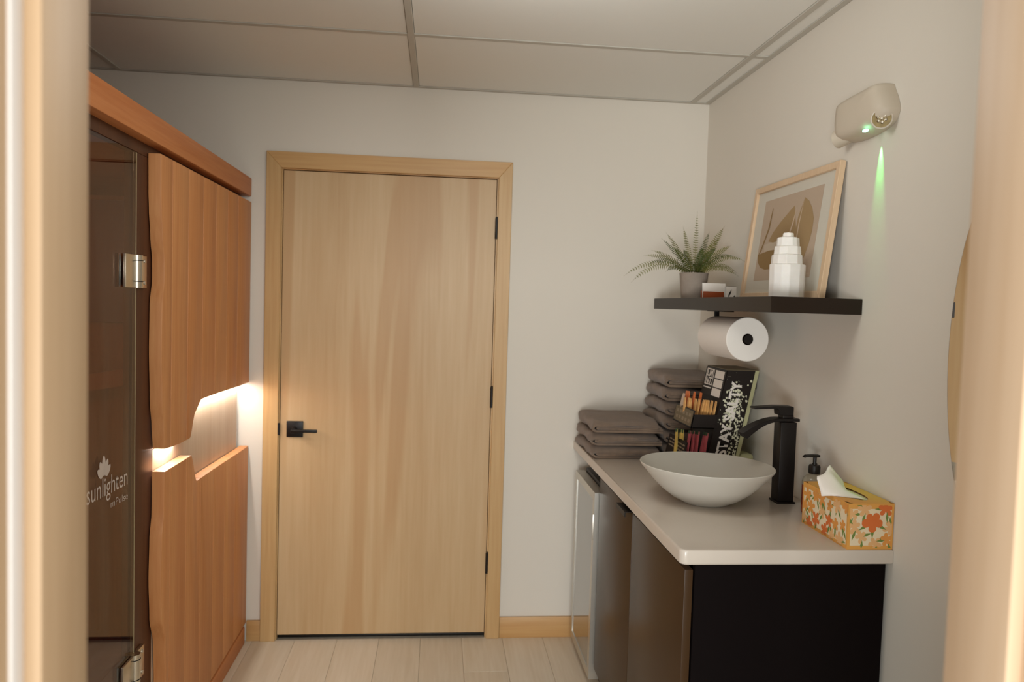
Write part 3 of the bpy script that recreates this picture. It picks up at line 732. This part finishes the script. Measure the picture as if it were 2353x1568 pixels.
# the stick packets: flat sachets standing on edge
def packet_mesh(w, t, h):
    bm = bmesh.new(); rows = []
    for k in range(7):
        q = k/6; tt = t*(1-.75*abs(2*q-1)**4); rows.append([bm.verts.new((sx*tt/2, sy*w/2, q*h)) for sx, sy in ((-1, -1), (1, -1), (1, 1), (-1, 1))])
    for a, b in zip(rows, rows[1:]):
        for k in range(4): bm.faces.new((a[k], a[(k+1) % 4], b[(k+1) % 4], b[k]))
    bm.faces.new(rows[0][::-1]); bm.faces.new(rows[-1]); return bm
ORDN = ['first', 'second', 'third', 'fourth', 'fifth', 'sixth', 'seventh', 'eighth', 'ninth', 'tenth', 'eleventh', 'twelfth']
def packets(n, p0, p1, h, mats, colword, tray_word, group, tips=None):
    src = {}
    for k in range(n):
        q = (k+.5)/n; p = Vector(p0).lerp(Vector(p1), q); m = mats[k] if isinstance(mats, list) else mats
        cw = colword[k] if isinstance(colword, list) else colword
        if cw not in src:
            o = obj('stick_packet', packet_mesh(.014, .0050, h), m, None, 0); src[cw] = o
            if tips: obj('tear_strip', BX(-.0022, .0022, -.0066, .0066, h-.012, h+.0004), tips, o, 0)
        else: o = dup(src[cw])
        o.location = p; o.rotation_euler = (random.uniform(-.03, .03), SL+random.uniform(-.10, .10)-.12*(1-q), .10+random.uniform(-.08, .08))
        j = [c for c in (colword if isinstance(colword, list) else [colword]*n)[:k+1]].count(cw)-1
        tag(o, '%s %s stick packet from the left in the %s tray of the black display' % (ORDN[j], cw, tray_word), 'packet', group)
packets(10, (1.596, -.585, 1.0815), (1.676, -.686, 1.0815), .096, M['pk_or'], 'amber', 'upper', 'amber stick packets in the upper tray')
packets(5, (1.606, -.530, 1.0815), (1.656, -.600, 1.0815), .116, M['pk_rd'], 'orange-red', 'upper', 'orange-red stick packets in the upper tray')
packets(2, (1.592, -.535, 1.0815), (1.598, -.560, 1.0815), .108, M['pk_gy'], 'pale', 'upper', 'pale stick packets in the upper tray')
packets(13, (1.560, -.600, .909), (1.648, -.684, .909), .152, [M['pk_ye']]*4+[M['pk_pi']]*9, ['yellow']*4+['pink']*9, 'lower', 'yellow and pink stick packets in the lower tray', M['pk_gr'])

# ------------------------------------------------------------------ shelf and what stands on it
SHX, SHZ = 1.591, 1.551
tag(obj('floating_shelf', BX(SHX, XR-.0005, -1.3145, -.1695, 1.5063, SHZ, bev=.001, seg=1), M['shelf']), 'thick black floating shelf on the right wall above the sink', 'shelf')
# potted fern
pf = thing('potted_fern', 'green fern in a small grey pot at the far end of the shelf', 'plant', (1.682, -.40, SHZ))
obj('pot', lathe(bmesh.new(), [(0, 0), (.045, 0), (.047, .002), (.0525, .060), (.0565, .100), (.0568, .102), (.052, .102), (.050, .094), (0, .094)], 36), M['concrete'], pf)
obj('soil', lathe(bmesh.new(), [(0, .096), (.050, .094)], 20), M['soil'], pf)
def frond(tipv, sag, wid, mat, seed, face=0, n=26):
    """one frond: midrib from the pot to TIP (local), arching by SAG, pairs of narrow leaflets"""
    rnd = random.Random(seed); tip = Vector(tipv); p0 = Vector((tip.x*.08, tip.y*.08, .094)); bm = bmesh.new()
    pc = p0.lerp(tip, .5)+Vector((0, 0, sag))
    def at(t): return p0*(1-t)**2+pc*2*t*(1-t)+tip*t*t
    prev = None
    for k in range(n+1):
        t = k/n; p = at(t); tan = (at(min(1, t+.02))-at(max(0, t-.02))).normalized()
        side = tan.cross(Vector((0, -.75, .65)) if face == 0 else Vector((.3, -.9, .3))).normalized()
        up = side.cross(tan)
        r = .0009*(1-.7*t)
        ring = [bm.verts.new(p+side*r), bm.verts.new(p+up*r), bm.verts.new(p-side*r)]
        if prev:
            for j in range(3): f = bm.faces.new((prev[j], prev[(j+1) % 3], ring[(j+1) % 3], ring[j])); f.material_index = 1
        prev = ring
        if 2 <= k <= n:
            L = wid*math.sin(min(1, (t*.93+.12))*PI)**.7*(1 if t < .9 else .7)
            for sgn in (-1, 1):
                d = (side*sgn+tan*.35-Vector((0, 0, .15))).normalized(); w_ = tan*(.0021)
                a = p+tan*.002; tipp = a+d*L*rnd.uniform(.9, 1.05); m_ = a+d*L*.5
                lift = up*.0015
                v = [bm.verts.new(a-w_*.6), bm.verts.new(m_-w_+lift), bm.verts.new(tipp), bm.verts.new(m_+w_*.8+lift), bm.verts.new(a+w_*.6)]
                bm.faces.new(v)
    return bm
tips = [((-.278, .02, .083), .10, .022), ((-.262, -.03, .056), .105, .024), ((.014, .03, .350), .00, .013), ((-.160, .05, .190), .03, .02), ((-.100, .06, .262), .015, .018),
        ((-.045, .02, .285), .01, .016), ((.128, .03, .295), .01, .022), ((.132, .08, .258), .025, .02), ((.140, -.02, .215), .03, .02), ((.163, -.10, .150), .075, .022),
        ((.150, -.06, .106), .07, .02), ((.140, -.10, .092), .06, .02), ((-.185, .08, .170), .05, .02), ((-.03, -.13, .10), .07, .02), ((.03, -.12, .115), .07, .02), ((-.205, -.05, .125), .07, .02), ((.12, -.12, .16), .07, .02), ((-.13, .02, .235), .02, .017), ((.075, .05, .275), .015, .017),
        ((-.08, -.09, .165), .05, .02), ((.07, -.05, .20), .03, .02), ((-.09, .0, .20), .03, .02), ((.02, -.04, .20), .02, .02), ((-.14, -.08, .10), .05, .02), ((.09, .06, .18), .04, .02), ((-.02, .08, .2), .03, .02)]
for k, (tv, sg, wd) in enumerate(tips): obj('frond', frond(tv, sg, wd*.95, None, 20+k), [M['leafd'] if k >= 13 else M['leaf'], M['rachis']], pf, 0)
# card holder with cards
ch = thing('card_holder', 'small orange-brown card holder beside the fern pot', 'card holder', (1.708, -.545, SHZ))
obj('block', BX(-.040, .040, -.014, -.006, 0, .027, bev=.001), M['orange'], ch); obj('back_rest', BX(-.040, .040, .014, .020, 0, .030, bev=.001), M['orange'], ch); obj('base', BX(-.040, .040, -.006, .014, 0, .004), M['orange'], ch)
for k in range(3):
    o = tag(obj('business_card', BX(-.0445, .0445, -.0004, .0004, 0, .0555), M['paper'], None, 0), 'white business card standing in the orange card holder, %s' % ('at the front', 'in the middle', 'at the back')[k], 'card', 'white cards in the holder')
    o.location = (1.716, -.543+k*.0035, SHZ+.0045); o.rotation_euler = (-.12, 0, 0)
bm = bmesh.new()
sg = thing('folded_card', 'small folded white card with black brush strokes right of the card holder', 'card', (1.765, -.585, SHZ))
obj('front_leaf', BX(-.020, .020, -.001, .0, 0, .048), M['paper'], sg); obj('back_leaf', BX(-.020, .020, .012, .013, 0, .047), M['paper'], sg); obj('spine', BX(-.020, .020, -.001, .013, .047, .048), M['paper'], sg)
for (xa, za, xb, zb, w_) in ((-.013, .004, .002, .038, .0035), (.011, .003, .014, .016, .0035)):
    dx, dz = xb-xa, zb-za; ln = math.hypot(dx, dz); nx, nz = -dz/ln*w_, dx/ln*w_
    poly(bm, [(xa, -.0013, za), (xa+dx*.5+nx, -.0013, za+dz*.5+nz), (xb, -.0013, zb), (xa+dx*.5-nx, -.0013, za+dz*.5-nz)])
obj('brush_stroke', bm, M['rubber'], sg, 0)
# framed print leaning on the wall
FW, FH = .597, .410; lean = math.asin(.046/FH)
pfm = thing('framed_print', 'pale wood framed botanical print leaning on the wall behind the white tower', 'picture', (1.8085, -.9, SHZ+.0004), (0, lean, 0))
r_ = .021
def fbar(pts): bm = bmesh.new(); prism(bm, pts, 'x', -.018, 0); bevel(bm, .001, 1); return bm
h2 = FW/2
for p in ([(-h2, 0), (h2, 0), (h2-r_, r_), (-h2+r_, r_)], [(-h2, FH), (h2, FH), (h2-r_, FH-r_), (-h2+r_, FH-r_)], [(-h2, 0), (-h2, FH), (-h2+r_, FH-r_), (-h2+r_, r_)], [(h2, 0), (h2, FH), (h2-r_, FH-r_), (h2-r_, r_)]):
    obj('frame_rail', fbar(p), M['pale'], pfm)
obj('backing', BX(-.004, .0, -h2+.004, h2-.004, .004, FH-.004), M['card'], pfm)
def fp(y, z, d): return (-.0085-d, -(y+.9)*-1, z)          # world y -> local y (origin y=-.9)
def fpoly(bm, pts, d, mi): poly(bm, [(-.0085-d, y+.9, (z-SHZ)) for y, z in pts], mi)
obj('mat_board', BX(-.0085, -.0045, -h2+r_-.002, h2-r_+.002, r_-.002, FH-r_+.002), M['mat'], pfm)
bm = bmesh.new()
fpoly(bm, [(-.684, 1.617), (-1.100, 1.617), (-1.106, 1.905), (-.690, 1.905)], .0003, 0)
fpoly(bm, [(-.730, 1.745), (-.930, 1.760), (-.930, 1.660), (-.760, 1.660)], .0005, 4)
leafL = [(-.925, 1.862), (-.885, 1.842), (-.835, 1.815), (-.790, 1.785), (-.760, 1.755), (-.800, 1.748), (-.86, 1.752), (-.90, 1.76), (-.955, 1.70), (-.960, 1.78)]
fpoly(bm, leafL, .0006, 1)
blob = [(-.690, 1.712), (-.700, 1.683), (-.725, 1.664), (-.765, 1.655), (-.84, 1.655), (-.90, 1.66), (-.90, 1.72), (-.78, 1.722)]
fpoly(bm, blob, .0007, 2)
leafR = [(-.990, 1.880), (-1.020, 1.866), (-1.050, 1.838), (-1.070, 1.803), (-1.072, 1.765), (-1.062, 1.725), (-1.045, 1.685), (-1.015, 1.645), (-.985, 1.630), (-.962, 1.66), (-.955, 1.74), (-.962, 1.82)]
fpoly(bm, leafR, .0008, 1)
fpoly(bm, [(-.988, 1.876), (-.972, 1.80), (-.968, 1.70), (-.975, 1.70), (-.979, 1.80)], .0010, 3)
fpoly(bm, [(-.945, 1.862), (-.925, 1.80), (-.90, 1.74), (-.908, 1.738), (-.935, 1.80)], .0010, 3)
fpoly(bm, [(-.764, 1.872), (-.756, 1.80), (-.715, 1.725), (-.690, 1.705), (-.720, 1.752), (-.744, 1.80), (-.758, 1.87)], .0010, 2)
obj('art_print', bm, [M['print'], M['leafp'], M['leafp2'], M['rib'], M['print2']], pfm, 0)
# selenite tower
st = thing('stone_tower', 'white stepped selenite stone tower on the shelf in front of the print', 'ornament', (1.7195, -1.13, SHZ))
def facet(r0, r1, z0, z1, n, seed):
    rnd = random.Random(seed); bm = bmesh.new(); A, B_ = [], []; ph = rnd.random()
    for k in range(n):
        a = 2*PI*(k+rnd.uniform(-.25, .25)+ph)/n; q = rnd.uniform(.93, 1.03); dz = rnd.uniform(-.002, .0)
        A.append(bm.verts.new((r0*q*math.cos(a), r0*q*math.sin(a), z0))); B_.append(bm.verts.new((r1*q*math.cos(a), r1*q*math.sin(a), z1+dz)))
    for k in range(n): bm.faces.new((A[k], A[(k+1) % n], B_[(k+1) % n], B_[k]))
    bm.faces.new(A[::-1]); bm.faces.new(B_); bmesh.ops.bevel(bm, geom=list(bm.edges), offset=.0016, segments=1, affect='EDGES'); return bm
zz = 0
for k, (r0, r1, h, n) in enumerate(((.053, .0545, .102, 13), (.048, .046, .030, 11), (.0425, .0405, .026, 10), (.035, .033, .028, 9), (.018, .0165, .016, 7))):
    obj('stone_tier', facet(r0, r1, zz, zz+h, n, 60+k), M['selenite'], st, 0); zz += h-.001
# paper towel roll and holder under the shelf
RX, RZ, RR = 1.700, 1.4135, .0735
rl = thing('paper_towel_roll', 'white paper towel roll hanging under the black shelf', 'paper towel', (RX, -.77, RZ))
bm = bmesh.new(); n = 56; L2 = .14
prof = [(.019, -L2), (RR-.002, -L2), (RR, -L2+.002), (RR, L2-.002), (RR-.002, L2), (.019, L2)]
rings = [[bm.verts.new((r*math.cos(2*PI*k/n), y, r*math.sin(2*PI*k/n))) for k in range(n)] for r, y in prof]
for a, b in zip(rings, rings[1:]+rings[:1]):
    for k in range(n): bm.faces.new((a[k], a[(k+1) % n], b[(k+1) % n], b[k]))
bmesh.ops.recalc_face_normals(bm, faces=bm.faces)
obj('paper', bm, M['paper'], rl, 40)
bm = bmesh.new()
for r, flip in ((.0188, 0), (.0172, 1)):
    A = [[bm.verts.new((r*math.cos(2*PI*k/24), y, r*math.sin(2*PI*k/24))) for k in range(24)] for y in (-L2+.0005, L2-.0005)]
    for k in range(24): bm.faces.new((A[0][k], A[0][(k+1) % 24], A[1][(k+1) % 24], A[1][k]))
obj('core_tube', bm, M['card'], rl, 40)
hl = thing('towel_roll_holder', 'black metal paper towel holder screwed under the shelf', 'holder', (RX, -.62, RZ))
obj('mount_plate', BX(-.030, .030, -.09, .02, .0895, .0925, bev=.0006, seg=1), M['black'], hl)
obj('drop_arm', BX(-.009, .009, -.003, .004, -.008, .0895, bev=.001), M['black'], hl)
bm = bmesh.new(); cyl(bm, (0, 0, 0), (0, -.285, 0), .0125, 18); obj('spindle', bm, M['black'], hl)
obj('end_knob', cyl(bmesh.new(), (0, -.285, 0), (0, -.297, 0), .0150, 18), M['black'], hl)

# ------------------------------------------------------------------ emergency light on the right wall
el = thing('emergency_light', 'white twin-head emergency wall light with glowing green indicator, high on the right wall', 'emergency light', (XR-.0006, -1.315, 2.060))
OUT = [(.112, .052), (.06, .0585), (0, .061), (-.05, .0615), (-.092, .062), (-.104, .045), (-.119, .020), (-.128, -.004), (-.129, -.018), (-.118, -.038), (-.095, -.050), (-.05, -.058), (0, -.061), (.05, -.060), (.095, -.054), (.115, -.040), (.124, -.010), (.122, .025)]
def outl(s, dz=0):
    n = len(OUT); r = []
    for k in range(n*3):
        i, f = divmod(k, 3); f /= 3; p = [OUT[(i+q) % n] for q in (-1, 0, 1, 2)]
        cr = lambda a, b, c, d: .5*(2*b+(c-a)*f+(2*a-5*b+4*c-d)*f*f+(3*b-a-3*c+d)*f**3)
        r.append((cr(*[q[0] for q in p])*s, cr(*[q[1] for q in p])*s+dz))
    return r
bm = bmesh.new(); rings = []
for s_, d in ((1.0, 0), (1.0, .010), (.985, .024), (.945, .040), (.86, .052), (.66, .058), (.3, .060)):
    rings.append([bm.verts.new((-d, y, z)) for y, z in outl(s_, .004*d/.06)])
nn = len(rings[0])
for a, b in zip(rings, rings[1:]):
    for k in range(nn): bm.faces.new((a[k], a[(k+1) % nn], b[(k+1) % nn], b[k]))
bm.faces.new(rings[-1]); bmesh.ops.recalc_face_normals(bm, faces=bm.faces)
body = obj('housing', bm, M['offwhite'], el, 50)
def head(c, dirv):
    d = Vector(dirv).normalized(); c = Vector(c)
    bm = bmesh.new(); cyl(bm, c-d*.028, c+d*.014, .021, 28, .027); h = obj('lamp_head', bm, M['offwhite'], el, 40)
    a = d.orthogonal().normalized(); b = d.cross(a)
    bm = bmesh.new(); R0 = [bm.verts.new(c+d*.0142+(a*math.cos(2*PI*k/28)+b*math.sin(2*PI*k/28))*.0265) for k in range(28)]; R1 = [bm.verts.new(c+d*.0165+(a*math.cos(2*PI*k/28)+b*math.sin(2*PI*k/28))*.0235) for k in range(28)]
    for k in range(28): bm.faces.new((R0[k], R0[(k+1) % 28], R1[(k+1) % 28], R1[k]))
    obj('lens_ring', bm, M['white'], h)
    obj('reflector', cyl(bmesh.new(), c+d*.0143, c+d*.0150, .0235, 24), M['lens'], h)
    bm = bmesh.new()
    for k in range(7):
        q = c+d*.0152+(a*math.cos(k*1.05)+b*math.sin(k*1.05))*(.010 if k < 6 else 0)
        cyl(bm, q, q+d*.003, .0046, 8, .002)
    obj('lamp_chip', bm, M['chrome'], h)
head((-.030, -.098, -.034), (-.55, -.82, -.10)); head((-.030, .104, -.040), (-.40, .90, -.12))
obj('indicator', BX(-.056, -.047, -.066, -.050, -.0595, -.0530, bev=.001), M['green'], el)
lg = bpy.data.lights.new('green_indicator_beam', 'SPOT'); lg.energy = 7.0; lg.color = (.10, 1, .16); lg.spot_size = math.radians(24); lg.spot_blend = 1; lg.shadow_soft_size = .0008
lo = bpy.data.objects.new('green_indicator_beam', lg); COL.objects.link(lo); lo.location = (XR-.0085, -1.366, 1.996); lo.rotation_euler = (0, math.radians(-3.4), 0)

# ------------------------------------------------------------------ oval mirror on the right wall
mr = thing('wall_mirror', 'tall rounded wall mirror with thin bronze edge beside the right door jamb', 'mirror', (XR-.0040, -1.688-.20, 1.42), (0, 0, -.016))
def oval(bm, a, b, x0, x1, n=96):
    A = [bm.verts.new((x0, a*math.cos(2*PI*k/n), b*math.sin(2*PI*k/n))) for k in range(n)]; B_ = [bm.verts.new((x1, a*math.cos(2*PI*k/n), b*math.sin(2*PI*k/n))) for k in range(n)]
    for k in range(n): bm.faces.new((A[k], A[(k+1) % n], B_[(k+1) % n], B_[k]))
    bm.faces.new(A[::-1]); bm.faces.new(B_); bmesh.ops.recalc_face_normals(bm, faces=bm.faces); return bm
obj('edge_band', oval(bmesh.new(), .20, .45, 0, -.0025), M['bronze'], mr, 40)
obj('mirror_glass', oval(bmesh.new(), .1985, .4485, -.0024, -.0030), M['mirror'], mr, 40)
